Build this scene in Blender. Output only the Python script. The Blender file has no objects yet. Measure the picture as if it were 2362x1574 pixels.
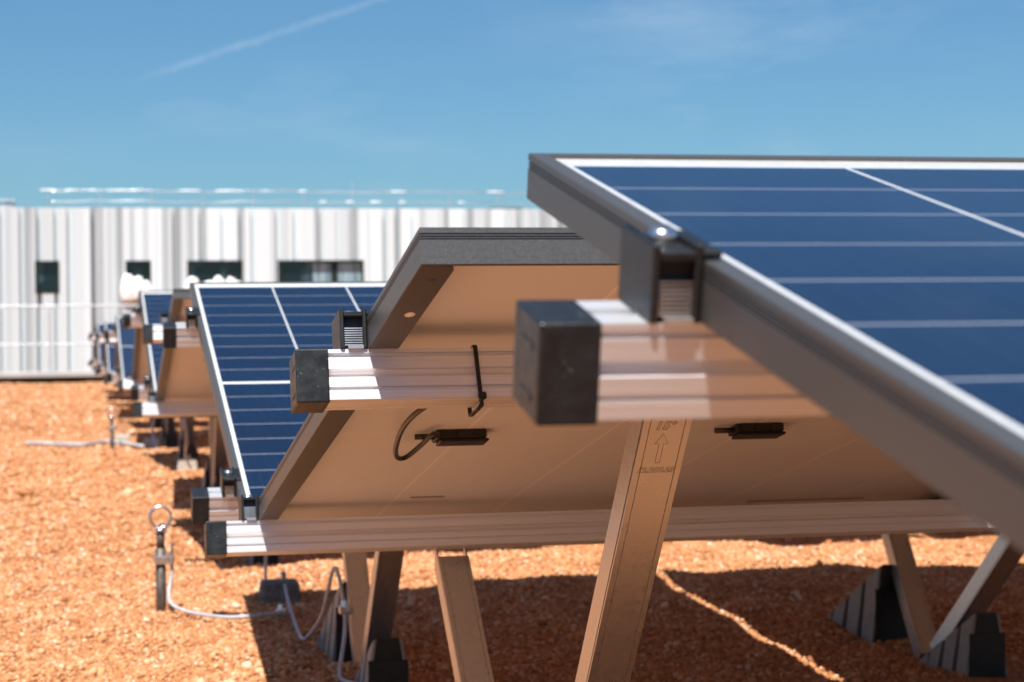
import bpy, bmesh, math, random
import numpy as np
from mathutils import Vector, Matrix, Euler
R = math.radians
random.seed(7); rng = np.random.default_rng(11)
scn = bpy.context.scene
col = scn.collection

# ------------------------------------------------------------------ camera
CR = Vector((0.97708, -0.21262, -0.01008)); CU = Vector((0.01115, 0.00383, 0.99993)); CF = Vector((0.21257, 0.97713, -0.0061))
CU = CR.cross(CF).normalized(); CR = CF.cross(CU).normalized()
FPX, PW, PH = 4598.93, 2362.0, 1574.0
cd = bpy.data.cameras.new('camera'); cam = bpy.data.objects.new('camera', cd); col.objects.link(cam)
m = Matrix.Identity(4)
for i, v in enumerate((CR, CU, -CF)):
    for j in range(3): m[j][i] = v[j]
cam.matrix_world = m
cd.sensor_width = 36; cd.lens = FPX / PW * 36; cd.clip_start = .05; cd.clip_end = 3000
cd.dof.use_dof = True; cd.dof.focus_distance = 1.98; cd.dof.aperture_fstop = 12.5
scn.camera = cam

def ray(u, v): return CF + CR * ((u - PW / 2) / FPX) - CU * ((v - PH / 2) / FPX)
def at(u, v, Y):                       # the place at distance Y that a pixel of the photograph shows
    d = ray(u, v); return d * (Y / d.y)

# ------------------------------------------------------------------ material helpers
class NT:
    def __init__(s, name):
        s.m = bpy.data.materials.new(name); s.m.use_nodes = True; s.t = s.m.node_tree
        s.b = s.t.nodes['Principled BSDF']; s.out = s.t.nodes['Material Output']
    def n(s, typ, **kw):
        o = s.t.nodes.new(typ)
        for k, v in kw.items(): setattr(o, k, v)
        return o
    def l(s, a, b): s.t.links.new(a, b)
    def put(s, sock, v):
        if isinstance(v, bpy.types.NodeSocket): s.l(v, sock)
        else: sock.default_value = v
    def math(s, op, a, b=None, c=None):
        o = s.n('ShaderNodeMath', operation=op); s.put(o.inputs[0], a)
        if b is not None: s.put(o.inputs[1], b)
        if c is not None: s.put(o.inputs[2], c)
        return o.outputs[0]
    def mix(s, f, a, b):
        o = s.n('ShaderNodeMix', data_type='RGBA'); s.put(o.inputs[0], f)
        s.put(o.inputs[6], a if isinstance(a, bpy.types.NodeSocket) else (*a, 1)); s.put(o.inputs[7], b if isinstance(b, bpy.types.NodeSocket) else (*b, 1))
        return o.outputs[2]
    def coord(s, kind='Object'): return s.n('ShaderNodeTexCoord').outputs[kind]
    def mapped(s, v, scale=(1, 1, 1)):
        o = s.n('ShaderNodeMapping'); s.l(v, o.inputs[0]); o.inputs['Scale'].default_value = scale; return o.outputs[0]
    def noise(s, v, scale, detail=3, rough=.55, out='Fac'):
        o = s.n('ShaderNodeTexNoise'); s.l(v, o.inputs['Vector']); o.inputs['Scale'].default_value = scale
        o.inputs['Detail'].default_value = detail; o.inputs['Roughness'].default_value = rough; return o.outputs[out]
    def ramp(s, f, stops):
        o = s.n('ShaderNodeValToRGB'); s.l(f, o.inputs[0]); e = o.color_ramp.elements
        while len(e) < len(stops): e.new(.5)
        for k, (p, c) in enumerate(stops):
            e[k].position = p; e[k].color = (*c, 1) if len(c) == 3 else c
        return o.outputs[0]
    def mr(s, v, a, b, c=0., d=1.):
        o = s.n('ShaderNodeMapRange'); s.put(o.inputs[0], v)
        for k, x in enumerate((a, b, c, d)): o.inputs[k + 1].default_value = x
        return o.outputs[0]
    def bump(s, h, strength=.3, dist=.01):
        o = s.n('ShaderNodeBump'); s.l(h, o.inputs['Height']); o.inputs['Strength'].default_value = strength; o.inputs['Distance'].default_value = dist
        s.l(o.outputs[0], s.b.inputs['Normal'])
    def set(s, base=None, rough=None, metal=None, spec=None):
        for k, v in (('Base Color', base), ('Roughness', rough), ('Metallic', metal), ('Specular IOR Level', spec)):
            if v is not None:
                if k == 'Base Color' and not isinstance(v, bpy.types.NodeSocket): v = (*v, 1)
                s.put(s.b.inputs[k], v)
        return s.m

def metal_mat(name, a, b, rough, metal, streak=(1, 1, 1), scale=60, bump=.05, specks=None):
    k = NT(name); c = k.mapped(k.coord(), streak)
    f = k.noise(c, scale, 4, .6)
    basec = k.mix(k.mr(f, .35, .65), a, b)
    if specks:
        sp = k.n('ShaderNodeTexVoronoi'); k.l(k.coord(), sp.inputs['Vector']); sp.inputs['Scale'].default_value = specks[0]
        basec = k.mix(k.math('MULTIPLY', k.math('LESS_THAN', sp.outputs['Distance'], specks[1]), k.math('GREATER_THAN', k.noise(k.coord(), 14, 2), .52)), basec, (.55, .53, .5))
    k.bump(f, bump, .002)
    return k.set(basec, k.mr(f, .2, .8, rough - .07, rough + .07), metal, .5)

MT = {}
MT['frame'] = metal_mat('black_anodised', (.083, .082, .081), (.100, .099, .098), .42, .38, (1, 1, 1), 350, .06, (420, .07))
MT['rail'] = metal_mat('mill_aluminium', (.80, .80, .82), (.90, .90, .92), .50, .80, (.5, 90, 90), 8, .09)
MT['leg'] = metal_mat('dull_aluminium', (.58, .57, .565), (.63, .62, .61), .31, .86, (1, 1, 1), 150, .008, (240, .05))
MT['rib'] = metal_mat('ribbed_aluminium', (.55, .56, .58), (.66, .66, .68), .35, .8)
MT['steel'] = metal_mat('zinc_steel', (.60, .60, .62), (.72, .72, .74), .26, .95)
MT['galv'] = metal_mat('galvanised_tube', (.50, .52, .55), (.64, .66, .69), .3, .6, (1, 1, 1), 4, .3)
MT['rod'] = metal_mat('weathered_rod', (.07, .062, .058), (.17, .145, .125), .55, .5, (1, 1, .3), 90, .3)
MT['dark'] = metal_mat('black_hardware', (.011, .011, .012), (.019, .019, .019), .44, .2)

def plastic(name, a, b, rough, scale=40, scratch=False):
    k = NT(name); f = k.noise(k.coord(), scale, 5, .65); basec = k.mix(k.mr(f, .38, .68), a, b)
    if scratch:
        sc = k.noise(k.mapped(k.coord(), (220, 60, 420)), 1, 2, .5)
        basec = k.mix(k.math('MULTIPLY', k.mr(sc, .71, .75), .35), basec, (.30, .31, .31))
    k.bump(f, .15, .002)
    return k.set(basec, k.mr(f, .3, .7, rough - .08, rough + .08), 0, .4)
MT['cap'] = plastic('black_cap_plastic', (.010, .0115, .013), (.020, .0225, .025), .42, 90, True)
MT['box'] = plastic('junction_plastic', (.010, .010, .010), (.018, .017, .016), .42)
MT['foot'] = plastic('foot_plastic', (.014, .014, .015), (.026, .025, .025), .45)
MT['footrib'] = plastic('foot_rib_plastic', (.25, .23, .21), (.32, .29, .265), .5)
MT['rubber'] = plastic('black_cable', (.022, .019, .017), (.036, .031, .027), .35)
MT['wire'] = plastic('grey_earth_cable', (.42, .42, .45), (.55, .55, .58), .45)
MT['concrete'] = plastic('concrete_grey', (.11, .105, .10), (.20, .19, .18), .85, 60)
MT['pale_concrete'] = plastic('pale_concrete', (.42, .38, .32), (.55, .50, .43), .85, 60)
MT['stamp'] = plastic('stamped_groove', (.085, .04, .02), (.11, .055, .03), .7)
MT['label'] = plastic('dark_label', (.10, .075, .06), (.14, .10, .085), .5)
MT['glint'] = plastic('white_glint', (.84, .84, .82), (.90, .90, .88), .3, 6)  # white of the shapes added as sun glints

MW, ML, PC, PR, W0, S0 = 1.138, 1.765, .184, .0925, .017, .0468
def cell_material():
    k = NT('blue_half_cells'); sx = k.n('ShaderNodeSeparateXYZ'); k.l(k.coord(), sx.inputs[0])
    tx = k.math('DIVIDE', k.math('ADD', sx.outputs[0], MW / 2 - W0), PC)
    fx = k.math('FRACT', tx); dx = k.math('MULTIPLY', k.math('MINIMUM', fx, k.math('SUBTRACT', 1., fx)), PC)
    lx = k.math('LESS_THAN', dx, .0016)
    a = k.math('SUBTRACT', k.math('ABSOLUTE', sx.outputs[1]), .0065)
    ty = k.math('DIVIDE', a, PR); fy = k.math('FRACT', ty)
    dy = k.math('MULTIPLY', k.math('MINIMUM', fy, k.math('SUBTRACT', 1., fy)), PR)
    ly = k.math('LESS_THAN', dy, .0014)
    out = k.math('MAXIMUM', k.math('LESS_THAN', a, 0.), k.math('GREATER_THAN', ty, 9.))
    out = k.math('MAXIMUM', out, k.math('MAXIMUM', k.math('LESS_THAN', tx, 0.), k.math('GREATER_THAN', tx, 6.)))
    edge = k.math('MAXIMUM', lx, out)
    cid = k.n('ShaderNodeCombineXYZ'); k.l(k.math('FLOOR', tx), cid.inputs[0]); k.l(k.math('FLOOR', k.math('DIVIDE', sx.outputs[1], PR)), cid.inputs[1])
    oi = k.n('ShaderNodeObjectInfo'); k.l(k.math('MULTIPLY', oi.outputs['Random'], 31.), cid.inputs[2])
    wn = k.n('ShaderNodeTexWhiteNoise'); k.l(cid.outputs[0], wn.inputs[0])
    cell = k.mix(wn.outputs[0], (.0013, .0060, .021), (.0020, .0085, .029))
    # silver ribbons inside the cells, ten to a cell, very thin
    fb = k.math('FRACT', k.math('MULTIPLY', tx, 10.)); rb = k.math('LESS_THAN', k.math('ABSOLUTE', k.math('SUBTRACT', fb, .5)), .017)
    cell = k.mix(k.math('MULTIPLY', rb, .25), cell, (.06, .08, .12))
    c = k.mix(k.math('MULTIPLY', ly, .55), cell, (.55, .58, .64))
    c = k.mix(edge, c, (.80, .80, .79))
    dust = k.noise(k.coord(), 5, 5, .6)
    c = k.mix(k.mr(dust, .5, .85, 0., .012), c, (.35, .30, .26))
    g = k.noise(k.coord(), 55, 5, .7); c = k.mix(k.mr(g, .35, .7, 0, .16), c, (.007, .024, .075))
    k.set(c, .55, 0, .1)
    k.bump(k.noise(k.mapped(k.coord(), (1, .6, 1)), 2.6, 3, .5), .06, .05)
    k.l(k.b.inputs['Normal'].links[0].from_socket, k.b.inputs['Coat Normal'])
    k.b.inputs['Coat Weight'].default_value = 1; k.b.inputs['Coat Roughness'].default_value = .045; k.b.inputs['Coat IOR'].default_value = 1.5
    return k.m
MT['cells'] = cell_material()
def back_material():
    k = NT('pale_backsheet'); sx = k.n('ShaderNodeSeparateXYZ'); k.l(k.coord(), sx.inputs[0])
    tx = k.math('DIVIDE', k.math('ADD', sx.outputs[0], MW / 2 - W0), PC); fx = k.math('FRACT', tx)
    dx = k.math('MULTIPLY', k.math('MINIMUM', fx, k.math('SUBTRACT', 1., fx)), PC)
    lx = k.math('LESS_THAN', dx, .0019)  # light coming through the column gaps, put into the colour as brighter lines
    ay = k.math('ABSOLUTE', sx.outputs[1])
    ly = k.math('MULTIPLY', k.math('LESS_THAN', k.math('ABSOLUTE', k.math('SUBTRACT', ay, .0065)), .0012), .8)
    f = k.math('ADD', k.math('MULTIPLY', k.noise(k.coord(), 2.2, 3), .7), k.math('MULTIPLY', k.noise(k.mapped(k.coord(), (9, 2, 1)), 5, 5), .3))
    base = k.mix(k.mr(f, .3, .7), (.79, .82, .875), (.83, .86, .915))
    return k.set(k.mix(k.math('MAXIMUM', lx, ly), base, (.99, .98, .97)), .42, 0, .35)
MT['back'] = back_material()

def ground_material(name, stones):
    k = NT(name); c = k.coord()
    big = k.noise(c, .8, 5, .6); mid = k.noise(c, 9, 4, .65); fine = k.noise(c, 70, 4, .7)
    if stones:
        g = k.n('ShaderNodeNewGeometry').outputs['Random Per Island']
        cc = k.ramp(g, [(0, (.26, .094, .040)), (.2, (.45, .187, .082)), (.55, (.61, .296, .138)), (.85, (.70, .41, .225)), (1, (.78, .65, .50))])
        cc = k.mix(k.mr(mid, .35, .7, 0, .35), cc, (.48, .19, .065))
    else:
        v = k.n('ShaderNodeTexVoronoi'); k.l(c, v.inputs['Vector']); v.inputs['Scale'].default_value = 75
        cc = k.ramp(v.outputs['Color'], [(0, (.40, .172, .074)), (.5, (.55, .268, .125)), (1, (.66, .375, .205))])
        cc = k.mix(k.mr(mid, .3, .75, 0, .4), cc, (.50, .20, .07))
        cc = k.mix(k.math('MULTIPLY', k.mr(v.outputs['Distance'], .35, .6), .6), cc, (.30, .105, .036))
        h = k.math('ADD', k.math('MULTIPLY', v.outputs['Distance'], -1.), k.math('MULTIPLY', fine, .5))
        k.bump(h, .9, .015)
    cc = k.mix(k.mr(big, .35, .7, 0, .28), cc, (.60, .295, .135)); cc = k.mix(k.mr(k.noise(c, 2.7, 5, .65), .52, .72, 0, .45), cc, (.38, .152, .062))
    return k.set(cc, .92, 0, .15)
MT['ground'] = ground_material('orange_gravel_ground', False)
MT['stones'] = ground_material('orange_gravel_stones', True)

# ------------------------------------------------------------------ mesh helpers
def new_obj(name, bm, mat, parent=None, smooth=False, mw=None):
    me = bpy.data.meshes.new(name); bmesh.ops.recalc_face_normals(bm, faces=bm.faces); bm.to_mesh(me); bm.free()
    if smooth:
        for p in me.polygons: p.use_smooth = True
    me.materials.append(MT[mat] if isinstance(mat, str) else mat)
    o = bpy.data.objects.new(name, me); col.objects.link(o)
    if parent is not None: o.parent = parent
    if mw is not None: o.matrix_world = mw
    return o
def root(name, loc, label, cat, group=None):
    o = bpy.data.objects.new(name, None); o.empty_display_size = .05; col.objects.link(o)
    if isinstance(loc, Matrix): o.matrix_world = loc
    else: o.location = loc
    return tag(o, label, cat, group)
def tag(o, label, cat, group=None):
    o['label'] = label; o['category'] = cat
    if group: o['group'] = group
    return o
def box(bm, x0, x1, y0, y1, z0, z1, bevel=0, M=None, segs=1):
    r = bmesh.ops.create_cube(bm, size=1)
    vs = r['verts']
    for v in vs: v.co = Vector(((x0 + x1) / 2 + v.co.x * (x1 - x0), (y0 + y1) / 2 + v.co.y * (y1 - y0), (z0 + z1) / 2 + v.co.z * (z1 - z0)))
    if bevel:
        es = list({e for v in vs for e in v.link_edges})
        g = bmesh.ops.bevel(bm, geom=es, offset=bevel, segments=segs, affect='EDGES', profile=.5)
        vs = list({v for f in g['faces'] for v in f.verts} | {v for v in vs if v.is_valid})
    if M is not None:
        for v in vs: v.co = M @ v.co
    return vs
def extrude_x(bm, poly, x0, x1):        # closed outline in (y, z) run along x
    a = [bm.verts.new((x0, y, z)) for y, z in poly]; b = [bm.verts.new((x1, y, z)) for y, z in poly]
    n = len(poly)
    for i in range(n): bm.faces.new((a[i], a[(i + 1) % n], b[(i + 1) % n], b[i]))
    bm.faces.new(a); bm.faces.new(b[::-1])
def prism(bm, poly, M, d0, d1):         # outline in the local (x, y) plane between local z d0 and d1
    a = [bm.verts.new(M @ Vector((x, y, d0))) for x, y in poly]; b = [bm.verts.new(M @ Vector((x, y, d1))) for x, y in poly]
    n = len(poly)
    for i in range(n): bm.faces.new((a[i], a[(i + 1) % n], b[(i + 1) % n], b[i]))
    bm.faces.new(a[::-1]); bm.faces.new(b)
def smooth_path(pts, sub=6):
    P = [Vector(p) for p in pts]; out = []
    for i in range(len(P) - 1):
        p0 = P[max(i - 1, 0)]; p1 = P[i]; p2 = P[i + 1]; p3 = P[min(i + 2, len(P) - 1)]
        for k in range(sub):
            t = k / sub
            out.append(.5 * ((2 * p1) + (-p0 + p2) * t + (2 * p0 - 5 * p1 + 4 * p2 - p3) * t * t + (-p0 + 3 * p1 - 3 * p2 + p3) * t ** 3))
    out.append(P[-1]); return out
def tube(bm, pts, r, seg=10, closed=False):
    P = [Vector(p) for p in pts]; rings = []; n = len(P); prev = None
    for i in range(n):
        a = P[(i - 1) % n] if (closed or i > 0) else P[i]; b = P[(i + 1) % n] if (closed or i < n - 1) else P[i]
        t = (b - a).normalized()
        u = (prev - t * prev.dot(t)) if prev is not None else t.orthogonal()
        u.normalize(); prev = u; w = t.cross(u)
        rr = r(i) if callable(r) else r
        rings.append([bm.verts.new(P[i] + (u * math.cos(2 * math.pi * k / seg) + w * math.sin(2 * math.pi * k / seg)) * rr) for k in range(seg)])
    for i in range(n if closed else n - 1):
        A, B = rings[i], rings[(i + 1) % n]
        for k in range(seg): bm.faces.new((A[k], A[(k + 1) % seg], B[(k + 1) % seg], B[k]))
    if not closed: bm.faces.new(rings[0][::-1]); bm.faces.new(rings[-1])
def cyl(bm, c, axis, r, h, seg=16):
    c = Vector(c); a = Vector(axis).normalized(); tube(bm, [c - a * h / 2, c + a * h / 2], r, seg)
def copy_tree(o, parent=None):
    c = o.copy(); col.objects.link(c)
    if parent is not None: c.parent = parent
    for ch in list(o.children): copy_tree(ch, c)
    return c
ORD = ['nearest', 'second', 'third', 'fourth', 'fifth', 'sixth', 'seventh', 'eighth', 'ninth', 'tenth', 'eleventh', 'twelfth', 'thirteenth', 'farthest']
POS = ['leftmost', 'second from left', 'third from left']

# ------------------------------------------------------------------ ground
def gz(x, y):
    x = np.asarray(x, float); y = np.asarray(y, float)
    z = -.715 + .008 * np.sin(x * 3.1 + y * 1.7) + .004 * np.sin(x * 7.3 - y * 5.1 + 1) + .004 * np.sin(x * 13 + y * 9 + 2) + .004 * np.sin(x * 23 - y * 17)
    z = z + .040 * np.exp(-(((x - .66) / .16) ** 2 + ((y - 4.02) / .13) ** 2))
    z = z + .035 * np.exp(-(((x - 1.75) / .35) ** 2 + ((y - 6.05) / .35) ** 2))
    z = z + .024 * np.exp(-((y - 5.6) / .55) ** 2) / (1 + np.exp(-(x - .45) / .06))
    z = z - .03 * np.exp(-(((x - .6) / .25) ** 2 + ((y - 6.4) / .3) ** 2))
    return z
def gzf(x, y): return float(gz(x, y))
xs = np.concatenate([[-900, -300, -100, -50, -25, -14], np.arange(-8, 8.01, .08), [14, 25, 50, 100, 300, 900]])
ys = np.concatenate([[-900, -200, -50, -15, -6], np.arange(-2, 14, .08), np.arange(14, 29.85, .3), [29.9, 29.94], np.arange(30.5, 40, 2), [50, 70, 120, 300, 1000]])
X, Y = np.meshgrid(xs, ys); Z = np.where(Y > 29.92, -3.7, gz(X, Y))
nx, ny = len(xs), len(ys)
idx = np.arange(nx * ny).reshape(ny, nx)
quads = np.stack([idx[:-1, :-1], idx[:-1, 1:], idx[1:, 1:], idx[1:, :-1]], -1).reshape(-1, 4)
def np_mesh(name, V, F, mat):
    me = bpy.data.meshes.new(name); k = F.shape[1]
    me.vertices.add(len(V)); me.vertices.foreach_set('co', V.astype(np.float32).ravel())
    me.loops.add(F.size); me.loops.foreach_set('vertex_index', F.astype(np.int32).ravel())
    me.polygons.add(len(F)); me.polygons.foreach_set('loop_start', np.arange(0, F.size, k, dtype=np.int32))
    me.update(calc_edges=True); me.validate(); me.materials.append(MT[mat])
    o = bpy.data.objects.new(name, me); col.objects.link(o); return o
g = np_mesh('ground', np.stack([X, Y, Z], -1).reshape(-1, 3), quads, 'ground')
for p in g.data.polygons: p.use_smooth = True
g['kind'] = 'structure'

bm = bmesh.new(); bmesh.ops.create_icosphere(bm, subdivisions=1, radius=1)
IV = np.array([v.co[:] for v in bm.verts]); IF = np.array([[v.index for v in f.verts] for f in bm.faces]); bm.free()
def scatter(n, x0, x1, y0, y1, smin, smax):
    x = rng.uniform(x0, x1, n); y = rng.uniform(y0, y1, n)
    s = smin * (smax / smin) ** (rng.random(n) ** 1.8)
    jit = 1 + rng.uniform(-.36, .36, (n, len(IV), 1))
    V = IV[None] * jit
    V = V * (s[:, None] * rng.uniform(.65, 1.25, (n, 3)))[:, None, :]
    q = rng.normal(size=(n, 4)); q /= np.linalg.norm(q, axis=1)[:, None]; w, a, b, c = q.T
    Rm = np.stack([np.stack([1 - 2 * (b * b + c * c), 2 * (a * b - c * w), 2 * (a * c + b * w)], -1), np.stack([2 * (a * b + c * w), 1 - 2 * (a * a + c * c), 2 * (b * c - a * w)], -1), np.stack([2 * (a * c - b * w), 2 * (b * c + a * w), 1 - 2 * (a * a + b * b)], -1)], 1)
    V = np.einsum('nij,nkj->nki', Rm, V); V[..., 2] *= .8
    z = gz(x, y) + s * rng.uniform(-.15, .55, n)
    V += np.stack([x, y, z], -1)[:, None, :]
    F = IF[None] + (np.arange(n) * len(IV))[:, None, None]
    return V.reshape(-1, 3), F.reshape(-1, 3)
parts = [scatter(100000, -.45, 2.8, 3.75, 6.2, .0026, .0074), scatter(1500, -.5, 2.9, 3.7, 6.2, .007, .013), scatter(46000, -.9, 3.8, 6.2, 8.6, .004, .0095),
         scatter(40000, -1.5, 1.2, 8.6, 15, .0055, .0125), scatter(22000, -3.2, 1.2, 15, 29.3, .010, .020), scatter(5000, -.6, 4, 2.6, 3.6, .006, .014),
         scatter(130, -.6, 2.9, 3.8, 8.6, .011, .020), scatter(220, -2.5, 1.2, 8.6, 24, .02, .045)]
off = 0; VV = []; FF = []
for v, f in parts: VV.append(v); FF.append(f + off); off += len(v)
gr = np_mesh('gravel', np.concatenate(VV), np.concatenate(FF), 'stones'); gr['kind'] = 'stuff'
gr['label'] = 'loose orange crushed gravel covering the ground'; gr['category'] = 'gravel'

# ------------------------------------------------------------------ solar panel (built once, then copied)
def ring(bm, prof):                    # closed profile of (inset_x, inset_y, z) swept round the panel with mitred corners
    loops = []
    for ix, iy, z in prof:
        a, b = MW / 2 - ix, ML / 2 - iy
        loops.append([bm.verts.new(p) for p in ((-a, -b, z), (a, -b, z), (a, b, z), (-a, b, z))])
    n = len(loops)
    for i in range(n):
        A, B = loops[i], loops[(i + 1) % n]
        for k in range(4): bm.faces.new((A[k], A[(k + 1) % 4], B[(k + 1) % 4], B[k]))
def make_panel():
    t = root('solar_panel', Matrix.Identity(4), 'x', 'solar panel', 'solar panels')
    bm = bmesh.new(); g1, g2 = .0009, .0009
    prof = [(.011, .011, -.0022), (.011, .011, 0), (.0006, .0006, 0), (0, 0, -.0006), (0, 0, -.0046), (g1, g1, -.0049), (g1, g1, -.0057), (0, 0, -.0060), (0, 0, -.0068), (g1, g1, -.0071), (g1, g1, -.0078), (0, 0, -.0081),
            (0, 0, -.0088), (g2, g2, -.0091), (g2, g2, -.0097), (0, 0, -.0100), (0, 0, -.0294), (.0006, .0006, -.030), (.0035, .0035, -.030), (.0035, .0035, -.0075), (.0025, .0025, -.0022)]
    ring(bm, prof); new_obj('frame', bm, 'frame', t)
    for s in (-1, 1):                  # turned-in lower flange of each long side, with rounded ends
        bm = bmesh.new(); e = ML / 2 - .0045; i0, i1 = MW / 2 - .0036, MW / 2 - .0285; r = .012
        pl = [(s * i0, -e), (s * (i1 + r), -e)] + [(s * (i1 + r - r * math.sin(a)), -e + r - r * math.cos(a)) for a in (R(30), R(60), R(90))]
        pl += [(s * (i1 + r - r * math.sin(a)), e - r + r * math.cos(a)) for a in (R(90), R(60), R(30))] + [(s * (i1 + r), e), (s * i0, e)]
        if s < 0: pl = pl[::-1]
        prism(bm, pl, Matrix.Identity(4), -.0299, -.0283); fl = new_obj('frame_flange', bm, 'frame', t)
    bm = bmesh.new(); box(bm, -MW / 2 + .003, MW / 2 - .003, -ML / 2 + .003, ML / 2 - .003, -.0042, -.0022); new_obj('cell_glass', bm, 'cells', t)
    bm = bmesh.new(); box(bm, -MW / 2 + .003, MW / 2 - .003, -ML / 2 + .003, ML / 2 - .003, -.0072, -.0045); bs = new_obj('backsheet', bm, 'back', t)
    for x0, x1, y0 in ((.296, .347, -.563), (-.43, -.23, -.722)):
        bm = bmesh.new(); box(bm, x0, x1, y0 - .004, y0 + .004, -.0078, -.0073); new_obj('label_strip', bm, 'label', bs)
    for wx in (-.377, 0, .377):
        bm = bmesh.new(); box(bm, wx - .031, wx + .031, -.018, .018, -.0180, -.0073, .0015); box(bm, wx - .034, wx + .026, -.021, .015, -.0215, -.0180, .0012)
        for dx in (-.02, 0, .018): box(bm, wx + dx, wx + dx + .006, .0175, .0195, -.017, -.009)
        jb = new_obj('junction_box', bm, 'box', t)
        bm = bmesh.new(); cyl(bm, (wx + .042, .004, -.0135), (1, 0, 0), .0036, .026, 12); new_obj('cable_gland', bm, 'rubber', jb, True)
    return t
proto = make_panel()

# rows: facing (1 = glass toward camera), left edge x, high edge y, z, tilt, number of panels
ROWS = [(1, .285, 1.2543, .1133, 12.65, 2), (-1, .2565, 1.5098, .0788, 12.78, 2), (1, .2713, 5.0115, .1235, 14.94, 3), (-1, .265, 5.74, .1245, 13.5, 3),
        (1, .280, 9.50, .1945, 15.0, 3), (-1, .290, 9.92, .205, 17.6, 3), (1, .250, 14.0, .115, 13.2, 2), (-1, .268, 14.4, .10, 16.5, 2),
        (1, .230, 18.4, .103, 14., 2), (-1, .235, 18.8, .085, 16.5, 2), (1, .200, 22.8, .11, 14., 2), (-1, .19, 23.2, .09, 16., 2)]
GAP = .025
def row_frame(r, w, s, n):             # point on a row: w right of its left edge, s down from the high edge, n along the normal; axes along x, +y, normal
    fac, x, y, z, t, k = r; t = R(t)
    p = Vector((x + w, y - math.cos(t) * s * fac - math.sin(t) * n * fac, z - math.sin(t) * s + math.cos(t) * n))
    ay = Vector((0, math.cos(t), math.sin(t) * fac)); az = Vector((0, -math.sin(t) * fac, math.cos(t)))
    M = Matrix.Identity(4)
    for i, v in enumerate((Vector((1, 0, 0)), ay, az)):
        for j in range(3): M[j][i] = v[j]
    M.translation = p
    return M
first = True
for ri, r in enumerate(ROWS):
    for c in range(r[5]):
        o = proto if first else copy_tree(proto); first = False
        M = row_frame(r, c * (MW + GAP) + MW / 2, ML / 2, 0)
        if r[0] < 0: M = M @ Matrix.Rotation(math.pi, 4, 'Z')
        o.matrix_world = M
        o['label'] = (f'blue solar panel tilted toward the camera, {POS[c]} in the {ORD[ri]} panel row' if r[0] > 0 else
                      f'solar panel showing its pale underside, {POS[c]} in the {ORD[ri]} panel row')
        if r[0] < 0 and ri == 1 and c == 0: PANEL2 = o

# small holes in the lower flange of the near underside
for fl in [c for c in PANEL2.children if c.name.startswith('frame_flange') and c.data.vertices[0].co.x > 0]:
    e = ML / 2 - .0045
    for yy, ra, rb_ in ((e - .045, .0028, .0032), (e - .1615, .0045, .008)):
        bm = bmesh.new(); rr = [(MW / 2 - .0175 + ra * math.cos(a), yy + rb_ * math.sin(a)) for a in np.linspace(0, 2 * math.pi, 19)[:-1]]
        prism(bm, rr, Matrix.Identity(4), -.0302, -.0296); new_obj('mounting_hole', bm, 'back' if ra > .004 else 'frame', fl)
# looping cable from the left junction box of the second row
r2 = ROWS[1]
def on_row2(u, v, n):                  # place on a plane parallel to row two
    M = row_frame(r2, 0, 0, n); N = M.to_3x3().col[2]; d = ray(u, v); return d * (M.translation.dot(N) / d.dot(N))
jb = [c for c in PANEL2.children if c.name.startswith('junction_box')]
jbl = min(jb, key=lambda c: abs(c.data.vertices[0].co.x - .377) if c.data else 9)
pts = [on_row2(u, v, n) for u, v, n in ((1012, 1003, -.018), (996, 1004, -.018), (972, 1026, -.022), (938, 1054, -.030), (917, 1056, -.034), (913, 1034, -.036), (926, 994, -.036), (950, 962, -.034), (988, 934, -.03), (1040, 905, -.02))]
bm = bmesh.new(); tube(bm, smooth_path(pts, 8), .0031, 12)
cb = new_obj('cable', bm, 'rubber', None, True); bpy.context.view_layer.update()
cb.parent = jbl; cb.matrix_parent_inverse = PANEL2.matrix_world.inverted()

# ------------------------------------------------------------------ mounting rails
side = [(.0260, 0), (.0260, -.0040), (.0215, -.0044), (.0215, -.0074), (.0260, -.0084), (.0260, -.0208), (.0210, -.0216), (.0196, -.0252), (.0210, -.0280), (.0260, -.0296), (.0260, -.0396), (.0222, -.0400), (.0222, -.0422), (.0260, -.0428), (.0260, -.0530)]
side = [(y, z * .875) for y, z in side]
bot = [(y, z + .0066) for y, z in ((.018, -.0530), (.018, -.0518), (.013, -.0518), (.013, -.0530), (-.013, -.0530), (-.013, -.0518), (-.018, -.0518), (-.018, -.0530))]
top = [(-.006, 0), (-.006, -.010), (.006, -.010), (.006, 0)]
RAIL = side + bot + [(-y, z) for y, z in side[::-1]] + top
def clamp_body(bm, right=True):
    d = .029
    box(bm, -.0250, -.0212, -d, d, -.0300, .0075, .0008); box(bm, -.0042, -.0006, -d, d, -.0300, .0075, .0008)
    box(bm, -.0212, -.0040, -d, d, .0000, .0040, .0004); box(bm, -.0006, .0085, -d, d, .0012, .0046, .0006)
    box(bm, -.0212, -.0040, -d + .010, d - .010, -.0290, -.0005)
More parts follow.
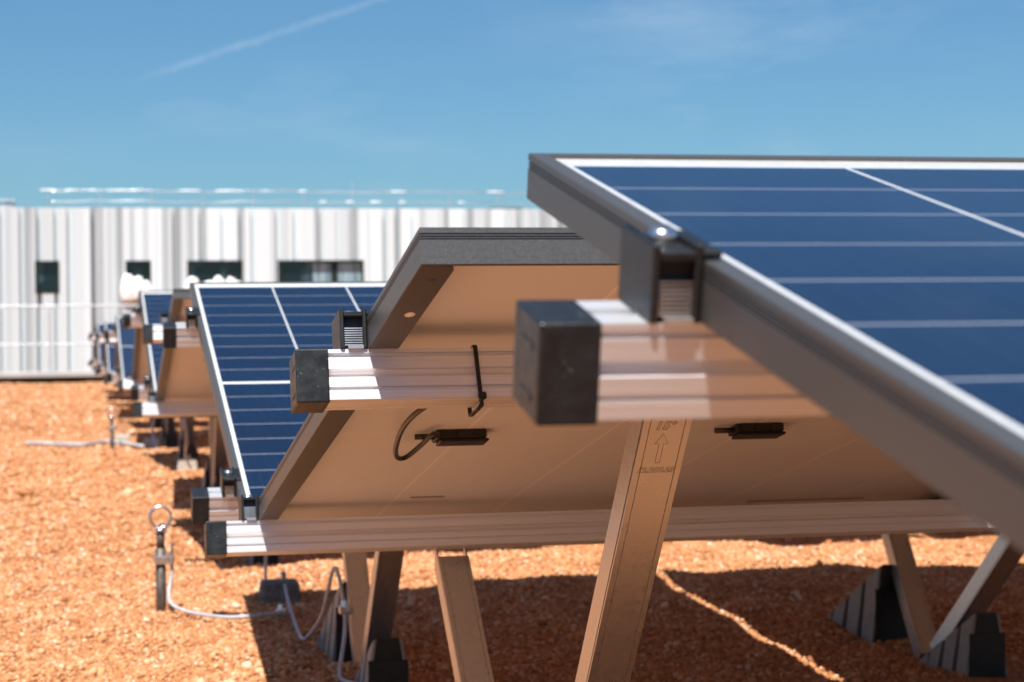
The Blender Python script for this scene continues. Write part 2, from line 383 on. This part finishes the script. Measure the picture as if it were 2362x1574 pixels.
def make_rail(r, s, label, over=.077, clamps=True):
    n = r[5]; L = n * MW + (n - 1) * GAP
    M = row_frame(r, 0, s, -.0302); t = root('mounting_rail', M, label, 'rail', 'mounting rails')
    bm = bmesh.new(); extrude_x(bm, RAIL, -over + .029, L + .048); new_obj('rail_profile', bm, 'rail', t)
    for x0, x1 in ((-over, -over + .030), (L + .047, L + .077)):
        bm = bmesh.new(); box(bm, x0, x1, -.0268, .0268, -.0488, .0008, .0016, None, 3)
        e = x0 if x0 < 0 else x1; q = -1 if x0 < 0 else 1
        for zz in (-.011, -.036): box(bm, e + (q * .0006 if q < 0 else 0), e + (0 if q < 0 else .0006), -.014, .010, zz - .004, zz - .001)
        new_obj('end_cap', bm, 'cap', t)
    if clamps:
        F = Matrix.Translation((0, 0, .0302))
        for q, wx in ((1, 0), (-1, L)):
            S = F @ Matrix.Translation((wx, 0, 0)) @ Matrix.Diagonal((q, 1, 1, 1))
            bm = bmesh.new(); clamp_body(bm); bm.transform(S); c = new_obj('end_clamp', bm, 'dark', t)
            bm = bmesh.new()
            for k in range(8): box(bm, -.0211, -.0043, -.0262, .0262, -.0268 + k * .0022, -.0268 + k * .0022 + .0010)
            box(bm, -.0180, -.0041, -.0300, .0300, -.0304, -.0274)
            bm.transform(S); new_obj('clamp_foot', bm, 'rib', c)
            bm = bmesh.new(); tube(bm, [(-.0126, 0, .0040), (-.0126, 0, .0080), (-.0126, 0, .0104), (-.0126, 0, .0113)], lambda i: (.0072, .0072, .0056, .0018)[i], 18)
            bm.transform(S); new_obj('bolt', bm, 'steel', c, True)
        for k in range(1, n):
            wx = k * (MW + GAP) - GAP / 2
            bm = bmesh.new(); box(bm, wx - .018, wx + .018, -.025, .025, .0315, .0345, .0006); box(bm, wx - .007, wx + .007, -.024, .024, -.001, .0315)
            c = new_obj('mid_clamp', bm, 'dark', t)
            bm = bmesh.new(); cyl(bm, (wx, 0, .037), (0, 0, 1), .0065, .005, 16); new_obj('bolt', bm, 'steel', c)
    return t
RS = [(.348, 1.49), (.325, 1.504), (.302, 1.478), (.33, 1.478), (.33, 1.478)]
for ri, r in enumerate(ROWS):
    a, b = RS[min(ri, 4)]
    make_rail(r, a, f'ribbed aluminium upper rail with black end caps under the {ORD[ri]} panel row', .066 if ri == 1 else .077)
    make_rail(r, b, f'ribbed aluminium lower rail with black end caps under the {ORD[ri]} panel row')

# ------------------------------------------------------------------ V supports and feet
def leg_frame(A, B):                   # local x = world x, local y up the leg, local z out of the web
    up = (A - B).normalized(); nn = Vector((1, 0, 0)).cross(up).normalized(); xx = up.cross(nn)
    M = Matrix.Identity(4)
    for i, v in enumerate((xx, up, nn)):
        for j in range(3): M[j][i] = v[j]
    M.translation = B; return M
def leg_mesh(bm, A, B, flip):
    M = leg_frame(A, B); L = (A - B).length; w = .0235; q = -1 if flip else 1
    # web with two shallow lines, flanges behind it
    ys0, ys1 = 0, L - .012
    xsn = [(-w, 0), (-w + .0055, 0), (-w + .0058, -.0014), (-w + .0066, -.0014), (-w + .0069, 0), (w - .0069, 0), (w - .0066, -.0014), (w - .0058, -.0014), (w - .0055, 0), (w, 0), (w, -.0025), (-w, -.0025)]
    a = [bm.verts.new(M @ Vector((x, ys0, z * q))) for x, z in xsn]; b = [bm.verts.new(M @ Vector((x, ys1, z * q))) for x, z in xsn]
    n = len(xsn)
    for i in range(n): bm.faces.new((a[i], a[(i + 1) % n], b[(i + 1) % n], b[i]))
    bm.faces.new(a); bm.faces.new(b)
    for sx in (-1, 1):
        x0, x1 = sorted((sx * w, sx * (w - .0025)))
        vs = []
        d = -.0378 * q
        P = [(0, -.0026 * q), (0, d), (L - .004, d), (L + .018, -.0026 * q - .004 * q)]
        aa = [bm.verts.new(M @ Vector((x0, y, z))) for y, z in P]; bb = [bm.verts.new(M @ Vector((x1, y, z))) for y, z in P]
        for i in range(4): bm.faces.new((aa[i], aa[(i + 1) % 4], bb[(i + 1) % 4], bb[i]))
        bm.faces.new(aa); bm.faces.new(bb)
def foot(x, y0, L, H, t, yaw=1):
    z0 = gzf(x, y0 + L * .4) - .02; wt, wb = .021, .044
    bm = bmesh.new()
    v = [bm.verts.new(p) for p in ((x - wt, y0, z0 + H), (x + wt, y0, z0 + H), (x + wb, y0, z0), (x - wb, y0, z0), (x - wb * .8, y0 + L, z0), (x + wb * .8, y0 + L, z0), (x - wt * .9, y0 + L, z0 + .012), (x + wt * .9, y0 + L, z0 + .012))]
    for f in ((0, 1, 2, 3), (0, 3, 4, 6), (1, 7, 5, 2), (0, 6, 7, 1), (3, 2, 5, 4), (6, 4, 5, 7)): bm.faces.new([v[i] for i in f])
    box(bm, x - .038, x + .038, y0 - .004, y0 + .001, z0, z0 + H * .72); 
    ft = new_obj('foot', bm, 'foot', t)
    for sg in (-1, 1):
        bm = bmesh.new()
        def P(f, h, o):                 # along the foot, fraction of the local height, outward offset
            hh = (H * (1 - f) + .012 * f) * h
            ww = wb * (1 - .2 * f) + (wt - wb * (1 - .2 * f)) * (hh / H)
            return Vector((x + sg * (ww + o), y0 + f * L, z0 + hh))
        for f0, f1, sl in ((0, .20, .0), (.26, .47, .03), (.53, .74, .06), (.79, 1.0, 0)):
            q = [(f0 + sl, 0), (f1 + sl * .9, 0), (f1, .98), (f0, .98)]
            q = [(min(f, 1), h) for f, h in q]
            a = [bm.verts.new(P(f, h, -.002)) for f, h in q]; b = [bm.verts.new(P(f, h, .006)) for f, h in q]
            for i in range(4): bm.faces.new((a[i], a[(i + 1) % 4], b[(i + 1) % 4], b[i]))
            bm.faces.new(a); bm.faces.new(b)
        new_obj('foot_rib', bm, 'footrib', ft)
def support(r, ri, c, x):
    fac = r[0]; w = x - r[1]; a, b = RS[min(ri, 4)]
    A = row_frame(r, w, a, -.081).translation; B = row_frame(r, w, b, -.081).translation
    yc = (A.y + B.y) / 2 + .02
    near, far = (A, B) if A.y < B.y else (B, A)
    t = root('panel_support', (x, yc, gzf(x, yc)), f'V shaped aluminium support on ribbed black feet, {POS[c]} under the {ORD[ri]} panel row', 'panel support', 'panel supports')
    bpy.context.view_layer.update(); inv = t.matrix_world.inverted()
    objs0 = set(bpy.data.objects)
    dA, dB = (.26, -.19) if fac > 0 else (.08, .12)
    gN = Vector((x, yc - dA, gzf(x, yc) + .005)); gF = Vector((x, yc + dB, gzf(x, yc) + .005))
    bm = bmesh.new(); leg_mesh(bm, near + Vector((.08 if fac > 0 and c > 0 else 0, 0, 0)), gN, False); l1 = new_obj('leg', bm, 'leg', t); l1.matrix_parent_inverse = inv
    bm = bmesh.new(); leg_mesh(bm, far + Vector(((.10 if c > 0 else .03) if fac > 0 else 0, 0, 0)), gF, False); l2 = new_obj('leg', bm, 'leg', t); l2.matrix_parent_inverse = inv
    return t, near, gN, far, gF
def add_feet(t, x, yn, yf):
    inv = t.matrix_world.inverted()
    have = set(t.children)
    foot(x, yn, .25, .15, t); foot(x, yf, .34, .195, t)
    for ch in set(t.children) - have: ch.matrix_parent_inverse = inv
FX = .548
for ri, r in enumerate(ROWS[:8]):
    for c in range(r[5]):
        x = FX + c * 1.19 if ri < 2 else FX + .018 + c * 1.222
        t, near, gN, far, gF = support(r, ri, c, x)
        yc = (near.y + far.y) / 2
        add_feet(t, x, gN.y - (.20 if r[0] > 0 else .28), gF.y + (.215 if r[0] > 0 else -.03))
        if ri == 1 and c == 0: SUP, LA, LB = t, near, gN
# stamped marks on the near leg
ML1 = leg_frame(LA, LB); N = ML1.to_3x3().col[2]
def on_web(u, v): d = ray(u, v); return d * (LB.dot(N) / d.dot(N))
leg1 = SUP.children[0]
def stamp_text(body, u, v, size, shear):
    cu = bpy.data.curves.new('stamp', 'FONT'); cu.body = body; cu.size = size; cu.shear = shear; cu.align_x = 'CENTER'; cu.align_y = 'CENTER'
    cu.fill_mode = 'NONE'; cu.bevel_depth = .00022 if size > .01 else .00015; cu.bevel_resolution = 0; cu.offset = .0004; cu.space_character = 1.08
    o = bpy.data.objects.new('stamp', cu); col.objects.link(o); bpy.context.view_layer.update()
    me = bpy.data.meshes.new_from_object(o.evaluated_get(bpy.context.evaluated_depsgraph_get())); bpy.data.objects.remove(o)
    me.materials.clear(); me.materials.append(MT['stamp'])
    s = bpy.data.objects.new('stamped_lettering', me); col.objects.link(s)
    M = ML1.copy(); M.translation = on_web(u, v) + N * .0001
    s.parent = leg1; s.matrix_basis = M
    return s
stamp_text('15°', 1534, 983, .0135, .22)['label'] = 'stamped outline lettering reading 15 degrees'
stamp_text('12.200.23', 1511, 1084.5, .0088, .3)['label'] = 'stamped outline numbers reading 12.200.23'
bm = bmesh.new(); M = ML1.copy(); M.translation = on_web(1523, 1035) + N * .0001
pl = [(-.0022, -.0185), (.0022, -.0185), (.0022, .006), (.0064, .006), (0, .0195), (-.0064, .006), (-.0022, .006)]
tube(bm, [Vector((x, y, 0)) for x, y in pl], .00022, 6, True); bm.transform(M)
new_obj('stamped_arrow', bm, 'stamp', leg1)

# ------------------------------------------------------------------ cable tie round the near rail
M = row_frame(ROWS[1], .1005, .325, -.0302); TI = M
bm = bmesh.new()
lp = [(-.0275, .0012), (.0275, .0012), (.0275, -.0545), (-.0275, -.0545)]
def loop_pts(e, n=4):
    out = []; a, b = .0272 + e, .0010 + e
    for cx, cy, a0 in ((-a + .003, b - .003, 90), (-a + .003, -.0535 - e + .003, 180), (a - .003, -.0535 - e + .003, 270), (a - .003, b - .003, 0)):
        for k in range(n + 1): out.append((cx + .003 * math.cos(R(a0 + 90 * k / n)), cy + .003 * math.sin(R(a0 + 90 * k / n))))
    return out
o1, o2 = loop_pts(.0016), loop_pts(0)
n = len(o1)
def tv(p, x): return bm.verts.new((x - .06 * (p[1] + .027) , p[0], p[1]))
ra = [tv(p, -.0019) for p in o1]; rb = [tv(p, .0019) for p in o1]; rc = [tv(p, .0019) for p in o2]; rd = [tv(p, -.0019) for p in o2]
for i in range(n):
    j = (i + 1) % n
    for A, B in ((ra, rb), (rb, rc), (rc, rd), (rd, ra)): bm.faces.new((A[i], A[j], B[j], B[i]))
tie = root('cable_tie', TI, 'black plastic cable tie looped around the second row upper rail', 'cable tie')
new_obj('strap', bm, 'box', tie)
bm = bmesh.new(); box(bm, -.0018, .0058, -.0335, -.0285, -.0495, -.0425, .0012); new_obj('tie_head', bm, 'box', tie)
bm = bmesh.new(); tube(bm, [(.002, -.031, -.0485), (.0, -.032, -.054), (-.0035, -.033, -.0600)], .0016, 6); new_obj('tie_tail', bm, 'box', tie)

# ------------------------------------------------------------------ earthing stakes, cables, conductor blocks
def stake(x, y, h, label):
    z = gzf(x, y); t = root('earthing_stake', (x, y, z), label, 'earthing stake', 'earthing stakes')
    bm = bmesh.new(); tube(bm, [(0, 0, -.08), (0, 0, h * .60)], .0130, 14); tube(bm, [(0, 0, h * .60), (0, 0, h * .76)], .0105, 14); new_obj('rod', bm, 'rod', t, True)
    rr = .0265; bm = bmesh.new(); tube(bm, [(rr * math.sin(a), 0, h - rr - .004 - rr * math.cos(a)) for a in np.linspace(0, 2 * math.pi, 33)[:-1]], .0042, 10, True)
    tube(bm, [(0, 0, h * .755), (0, 0, h * .765), (0, 0, h * .80)], lambda i: (.0150, .0158, .0105)[i], 14)
    new_obj('eye_ring', bm, 'steel', t, True)
    bm = bmesh.new(); box(bm, -.018, .034, -.018, .015, h * .45, h * .535, .003, None, 2); c = new_obj('rod_clamp', bm, 'steel', t)
    bm = bmesh.new(); cyl(bm, (.027, -.006, h * .55), (.1, 0, 1), .0036, .055, 10); cyl(bm, (.008, -.022, h * .49), (0, 1, 0), .007, .008, 6); cyl(bm, (.0295, -.006, h * .64), (.1, 0, 1), .0058, .006, 6)
    new_obj('bolt', bm, 'steel', c)
    return t
stake(.199, 5.147, .272, 'upright steel earthing stake with eye ring standing in sunlit gravel')
stake(.193, 12.3, .255, 'small blurred earthing stake standing beside far panel rows')

def cable(name, pts, r, label, mat='wire', conn=None, group=None):
    p = smooth_path(pts, 7); t = root(name, p[0], label, 'cable', group); bpy.context.view_layer.update(); inv = t.matrix_world.inverted()
    bm = bmesh.new(); tube(bm, p, r, 8); o = new_obj('cable_run', bm, mat, t, True); o.matrix_parent_inverse = inv
    for c in conn or []:
        bm = bmesh.new(); c = Vector(c)
        box(bm, c.x - .014, c.x + .014, c.y - .010, c.y + .010, c.z - .008, c.z + .010, .003); cyl(bm, c + Vector((-.004, -.004, .013)), (0, .2, 1), .0055, .014, 6); cyl(bm, c + Vector((.006, -.012, 0)), (0, 1, 0), .005, .010, 6)
        o = new_obj('cable_connector', bm, 'steel', t); o.matrix_parent_inverse = inv
    return t
def ag(u, v, Y, lift=None):
    p = at(u, v, Y)
    if lift is not None: p.z = gzf(p.x, p.y) + lift
    return p
def gnd(u, v, lift=.006):
    d = ray(u, v); p = d * (-.71 / d.z)
    for _ in range(4): p = d * ((gzf(p.x, p.y) + lift) / d.z)
    return p
cable('earthing_cable', [at(397, 1280, 5.145), at(396, 1325, 5.14), at(390, 1362, 5.12), at(392, 1388, 5.08), gnd(412, 1404, .020), gnd(450, 1415, .020), gnd(520, 1424, .020), gnd(585, 1421, .020), gnd(650, 1413, .022)], .0046,
      'grey earthing cable curving over gravel from the eye ring stake', conn=[gnd(650, 1413, .018)])
cable('earthing_cable', [at(657, 1350, 5.22), at(662, 1375, 5.16), gnd(672, 1412, .022), gnd(684, 1446, .012), gnd(698, 1474, .018), at(716, 1462, 4.4), at(742, 1420, 4.16), at(757, 1360, 4.08), at(766, 1322, 4.05), at(774, 1311, 4.04), at(783, 1335, 4.03), at(790, 1375, 4.03),
      at(796, 1415, 4.03), at(795, 1465, 4.02), at(786, 1530, 3.98), at(784, 1560, 3.93), at(796, 1572, 3.90), at(830, 1580, 3.80)], .0042, 'grey earthing cable looping upward beside the ribbed left support foot', conn=[at(797, 1408, 4.03)])
cable('earthing_cable', [at(613, 1200, 5.3), at(613, 1290, 5.3), at(612, 1350, 5.3)], .0042, 'straight grey cable hanging behind the rail down to a concrete block')
cable('earthing_cable', [at(420, 950, 9.6), at(432, 1010, 9.6), at(428, 1050, 9.9), at(440, 1080, 10.0)], .006, 'blurred grey cable hanging under the fifth panel row')
cable('earthing_cable', [at(355, 960, 11.6), at(352, 1000, 11.6), at(362, 1030, 11.4)], .007, 'blurred grey cable hanging under the sixth panel row')
cable('earthing_cable', [gnd(60, 1023, .03), gnd(120, 1024, .03), gnd(190, 1026, .03), gnd(250, 1019, .03), gnd(330, 1030, .03)], .012, 'pale cable lying across sunlit gravel at far left')
def block(c, sx, sy, sz, label, mat):
    z = gzf(c.x, c.y); t = root('conductor_block', (c.x, c.y, z), label, 'concrete block', 'conductor blocks'); bm = bmesh.new()
    n = 16; lo, hi = [], []
    vs = box(bm, -sx / 2, sx / 2, -sy / 2, sy / 2, -.015, sz, .012, None, 3)
    for v in bm.verts:
        if v.co.z > sz * .6: v.co.x *= .93; v.co.y *= .9
        if v.co.z > sz * .8 and abs(v.co.x) < sx * .2: v.co.z -= .006
    new_obj('block_body', bm, mat, t)
    bm = bmesh.new(); box(bm, .004, .018, -.008, .008, sz - .004, sz + .014, .002); cyl(bm, (.011, 0, sz + .016), (0, 1, 0), .007, .014, 8); new_obj('cable_holder', bm, 'steel', t)
    return t
block(at(645, 1380, 5.29), .108, .085, .052, 'dark grey concrete cable block in the shade under the third row', 'concrete')
block(gnd(432, 1088), .105, .09, .055, 'pale concrete cable block in the shade under the fifth row', 'pale_concrete')
block(gnd(283, 1022), .10, .09, .06, 'pale concrete cable block beside the far earthing stake', 'pale_concrete')
block(gnd(350, 1030), .10, .09, .055, 'pale concrete cable block right of the far earthing stake', 'pale_concrete')

# ------------------------------------------------------------------ low kerb, guardrail, building
k = NT('kerb_grey'); MT['kerb'] = k.set(k.mix(k.mr(k.noise(k.coord(), 3), .3, .7), (.40, .40, .39), (.50, .49, .48)), .8, 0, .2)
k = NT('kerb_dark'); MT['kerbdark'] = k.set(k.mix(k.mr(k.noise(k.coord(), 5), .3, .7), (.018, .022, .014), (.035, .042, .025)), .85, 0, .1)
kt = root('roof_kerb', (0, 29.6, -.72), 'low grey kerb with dark base running behind the gravel at far left', 'kerb')
bm = bmesh.new(); box(bm, -9, 14, 0, .3, -.05, .085); new_obj('kerb_base', bm, 'kerbdark', kt)
bm = bmesh.new(); box(bm, -9, 14, -.04, .36, .086, .165, .01); new_obj('kerb_coping', bm, 'kerb', kt)
gt = root('guardrail', (0, 29.78, -.555), 'slim galvanised guardrail standing on the grey kerb before the white facade', 'guardrail')
for zz, nm in ((.955, 'top_rail'), (.395, 'mid_rail')):
    bm = bmesh.new(); tube(bm, [(x, 0, zz) for x in np.arange(-9, 14.1, 1)], .013, 10); new_obj(nm, bm, 'galv', gt, True)
for x in np.arange(-8.2, 14, 2.6):
    bm = bmesh.new(); box(bm, x - .012, x + .012, -.02, .02, 0, .935); box(bm, x - .05, x + .05, -.06, .06, 0, .008); new_obj('post', bm, 'galv', gt)

def facade_mat():
    k = NT('white_cladding'); c = k.coord(); sx = k.n('ShaderNodeSeparateXYZ'); k.l(c, sx.inputs[0])
    w = k.n('ShaderNodeTexWhiteNoise', noise_dimensions='1D'); k.l(k.math('FLOOR', k.math('MULTIPLY', sx.outputs[0], 1.55)), w.inputs['W'])
    f = k.noise(k.mapped(c, (1, 1, .1)), 2, 3)
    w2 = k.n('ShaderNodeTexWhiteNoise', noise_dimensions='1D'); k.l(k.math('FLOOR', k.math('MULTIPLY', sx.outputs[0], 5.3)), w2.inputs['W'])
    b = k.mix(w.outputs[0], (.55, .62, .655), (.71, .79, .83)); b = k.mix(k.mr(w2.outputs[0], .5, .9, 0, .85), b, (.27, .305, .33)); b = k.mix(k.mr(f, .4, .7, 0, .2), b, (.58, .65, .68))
    return k.set(b, .5, 0, .3)
MT['facade'] = facade_mat()
k = NT('grey_cladding'); MT['reveal'] = k.set((.36, .36, .37), .5, 0, .3)
def glass_mat():
    k = NT('dark_window_glass'); f = k.noise(k.mapped(k.coord(), (1.2, 1, .8)), 1.4, 3)
    k.set(k.mix(k.mr(f, .5, .62), (.006, .015, .021), (.05, .10, .125)), .06, 0, .6); return k.m  # lighter patches in the colour stand in for reflected sky
MT['pane'] = glass_mat()
k = NT('pale_curtain'); MT['curtain'] = k.set(k.mix(k.mr(k.noise(k.mapped(k.coord(), (6, 1, .3)), 1.5), .4, .6), (.10, .17, .21), (.30, .42, .48)), .3, 0, .5)
BY, BT, BB = 60., 3.69, -3.7
bt = root('building', (0, BY, BB), 'long low building clad in ribbed white metal sheets with dark windows', 'building')
wins = [(-1.21, -.52, 1.18, 2.13, 0), (1.39, 2.13, 1.18, 2.13, 0), (3.19, 4.83, 1.18, 2.13, 0), (5.90, 8.48, 1.18, 2.13, 1)]
xp = -14.; prof = []; rs = random.Random(5)
deep = False
while xp < 24:
    wd = rs.choice((.26, .34, .40, .50, .62)); gp = rs.choice((.10, .14, .18)); dp = rs.choice((.05, .08, .14, .18))
    prof += [(xp, 0), (xp + wd, 0), (xp + wd + .015, dp), (xp + wd + gp, dp)]
    xp += wd + gp + .015
def dep(x):
    for (a, d0), (b, d1) in zip(prof, prof[1:]):
        if a <= x <= b: return d0 + (d1 - d0) * (x - a) / max(b - a, 1e-6)
    return 0
cuts = [e for w in wins for e in w[:2]]
pp = sorted(set(prof + [(c, dep(c)) for c in cuts]))
bm = bmesh.new()
def strip(z0, z1, skip):
    for (a, d0), (b, d1) in zip(pp, pp[1:]):
        mid = (a + b) / 2
        if skip and any(w[0] < mid < w[1] for w in wins): continue
        bm.faces.new([bm.verts.new(p) for p in ((a, d0, z0 - BB), (b, d1, z0 - BB), (b, d1, z1 - BB), (a, d0, z1 - BB))])
strip(BB - .3, 1.18, False); strip(1.18, 2.13, True); strip(2.13, BT, False)
new_obj('facade', bm, 'facade', bt)
bm = bmesh.new(); box(bm, -14, 24, .26, 11, -.3, BT - BB - .14); new_obj('wall', bm, 'reveal', bt)
bm = bmesh.new(); box(bm, -14.02, 24.02, .262, .60, BT - BB - .13, BT - BB + .02); new_obj('coping', bm, 'facade', bt)
for a, b, z0, z1, kind in wins:
    z0 -= BB; z1 -= BB
    bm = bmesh.new(); t_ = .05
    for x0, x1, q0, q1 in ((a, a + t_, z0, z1), (b - t_, b, z0, z1), (a + t_, b - t_, z0, z0 + t_), (a + t_, b - t_, z1 - t_, z1)): box(bm, x0, x1, -.012, .21, q0, q1)
    if kind: box(bm, a + 1.66, a + 1.76, .10, .2, z0 + t_, z1 - t_)
    w = new_obj('window', bm, 'kerbdark', bt)
    bm = bmesh.new(); box(bm, a + t_, b - t_, .15, .17, z0 + t_, z1 - t_); new_obj('pane', bm, 'pane', w)
    if kind:
        bm = bmesh.new(); box(bm, a + 1.05, a + 1.6, .138, .146, z0 + t_, z1 - .08); box(bm, a + 1.80, b - .06, .138, .146, z0 + t_, z1 - .08); new_obj('curtain', bm, 'curtain', w)
    if kind or a < 0: continue
    bm = bmesh.new(); box(bm, a - .03, b + .03, -.16, .14, z0 - .04, z0 - .002); new_obj('sill', bm, 'facade', w)
def glint(x0, x1, lumps, label):  # lumps added to imitate bright sun glints at the windows
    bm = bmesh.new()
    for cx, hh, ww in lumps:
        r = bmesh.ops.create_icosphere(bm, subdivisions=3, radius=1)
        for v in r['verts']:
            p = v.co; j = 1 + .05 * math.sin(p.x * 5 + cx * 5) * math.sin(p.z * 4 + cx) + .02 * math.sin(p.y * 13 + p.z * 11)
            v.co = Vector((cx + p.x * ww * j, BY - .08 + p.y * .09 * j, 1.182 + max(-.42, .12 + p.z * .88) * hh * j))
    o = new_obj('glint_heap', bm, 'glint', None, True); tag(o, label, 'added sun glint'); return o
glint(1.28, 2.1, [(1.45, .58, .22), (1.74, .50, .22), (1.99, .36, .16)], 'white heap added for sun glints at the narrow window behind the panels')
glint(3.1, 4.8, [(3.34, .48, .24), (3.80, .34, .30), (4.10, .48, .26), (4.48, .46, .20), (4.68, .34, .16)], 'white heap added for sun glints at the wider window')
rt = root('roof_railing', (0, BY + 2.2, BT), 'thin metal safety railing on the roof of the white building', 'railing')
for zz, nm in ((.66, 'top_rail'), (.33, 'mid_rail')):
    bm = bmesh.new(); tube(bm, [(x, .02 * math.sin(x * 1.9), zz + .018 * math.sin(x * 1.3) + .012 * math.sin(x * 4.1)) for x in np.arange(-.9, 22, .25)], .020 if nm == 'top_rail' else .015, 8); new_obj(nm, bm, 'steel', rt, True)
for ua, ub, zz in ((93, 132, .66), (150, 180, .66), (205, 225, .66), (248, 322, .66), (334, 352, .66), (412, 462, .66), (497, 560, .66), (597, 630, .66), (688, 708, .66), (888, 936, .66), (1122, 1162, .66), (736, 752, .33), (798, 816, .33), (854, 880, .33), (920, 936, .33), (1057, 1070, .33)):  # short white tubes added as sun glints along the rails
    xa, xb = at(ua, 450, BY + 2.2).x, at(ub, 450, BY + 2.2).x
    bm = bmesh.new(); tube(bm, [(xa, 0, zz), ((xa + xb) / 2, 0, zz + .012), (xb, 0, zz)], .028, 8); new_obj('rail_glint', bm, 'glint', rt, True)
for x in np.arange(-.85, 22, 1.55):
    bm = bmesh.new(); h_ = .95 if rs.random() < .3 else .66; box(bm, x - .012, x + .012, -.02, .02, -.2, h_); new_obj('post', bm, 'galv', rt)
rb = bmesh.new(); box(rb, -4.5, -1.86, 0, 1.5, -.2, .26, .02); box(rb, -4.6, -1.80, -.06, 1.56, .26, .31)
o = new_obj('roof_unit', rb, 'facade'); o.location = (0, BY + 1.2, BT); tag(o, 'pale box shaped plant unit on the roof edge at far left', 'roof unit')
rb = bmesh.new(); box(rb, 12.6, 13.6, 0, .9, -.2, .09, .01); cyl(rb, (13.1, .45, .02), (0, 0, 1), .3, .12, 20)
o = new_obj('roof_vent', rb, 'kerbdark'); o.location = (0, BY + .8, BT); tag(o, 'small dark low vent on the white building roof', 'roof vent')

# ------------------------------------------------------------------ sun and sky
L = Vector((-.19, -.45, 1)).normalized()
sd = bpy.data.lights.new('sun', 'SUN'); sd.energy = 5.0; sd.angle = R(.5); sd.color = (1, .955, .88)
so = bpy.data.objects.new('sun', sd); col.objects.link(so); so.rotation_euler = L.to_track_quat('Z', 'Y').to_euler()
w = bpy.data.worlds.new('World'); scn.world = w; w.use_nodes = True; nt = w.node_tree
class WN(NT):
    def __init__(s, t): s.t = t
k = WN(nt); bg = nt.nodes['Background']
sky = k.n('ShaderNodeTexSky', sky_type='NISHITA'); sky.sun_disc = False; sky.sun_elevation = math.asin(L.z); sky.sun_rotation = math.atan2(L.x, L.y)
sky.altitude = 300; sky.air_density = 1.0; sky.dust_density = .75; sky.ozone_density = 2.0
d = k.n('ShaderNodeTexCoord').outputs['Generated']
def dot(v):
    o = k.n('ShaderNodeVectorMath', operation='DOT_PRODUCT'); k.l(d, o.inputs[0]); o.inputs[1].default_value = v; return o.outputs['Value']
dA, dB = ray(300, 190).normalized(), ray(870, 0).normalized()
nn = dA.cross(dB).normalized(); ee = (dB - dA).normalized(); t0 = dA.dot(ee); t1 = dB.dot(ee)
wob = k.math('MULTIPLY', k.math('SUBTRACT', k.noise(d, 90, 4, .6), .5), .0035)
dist = k.math('ABSOLUTE', k.math('ADD', dot(nn), wob))
core = k.mr(dist, .0, .0026, 1., 0.); along = k.mr(dot(ee), t0 - .004, t0 + .03)
brk = k.mr(k.noise(d, 60, 4, .6), .3, .7, .25, 1.)
trail = k.math('MULTIPLY', k.math('MULTIPLY', core, along), k.math('MULTIPLY', brk, .30))
cir = k.noise(k.mapped(d, (3, 3, 11)), 2.6, 7, .62); pat = k.noise(k.mapped(d, (2, 2, 3)), 2.2, 2)
cl = k.math('MULTIPLY', k.math('MULTIPLY', k.mr(cir, .50, .78), k.mr(pat, .42, .64)), .34)
mask = k.math('MAXIMUM', trail, cl)
tint = k.n('ShaderNodeMix', data_type='RGBA', blend_type='MULTIPLY'); tint.inputs[0].default_value = 1; k.l(sky.outputs[0], tint.inputs[6]); tint.inputs[7].default_value = (.515, .80, .985, 1)
mx = k.mix(mask, tint.outputs[2], (5.2, 6.6, 8.0))
k.l(mx, bg.inputs['Color']); bg.inputs['Strength'].default_value = .066

scn.view_settings.view_transform = 'Standard'; scn.view_settings.look = 'None'; scn.view_settings.exposure = .68; scn.view_settings.gamma = 1
scn.render.engine = 'CYCLES'; scn.cycles.use_denoising = True; scn.cycles.max_bounces = 8; scn.cycles.diffuse_bounces = 8; scn.cycles.max_bounces = 10
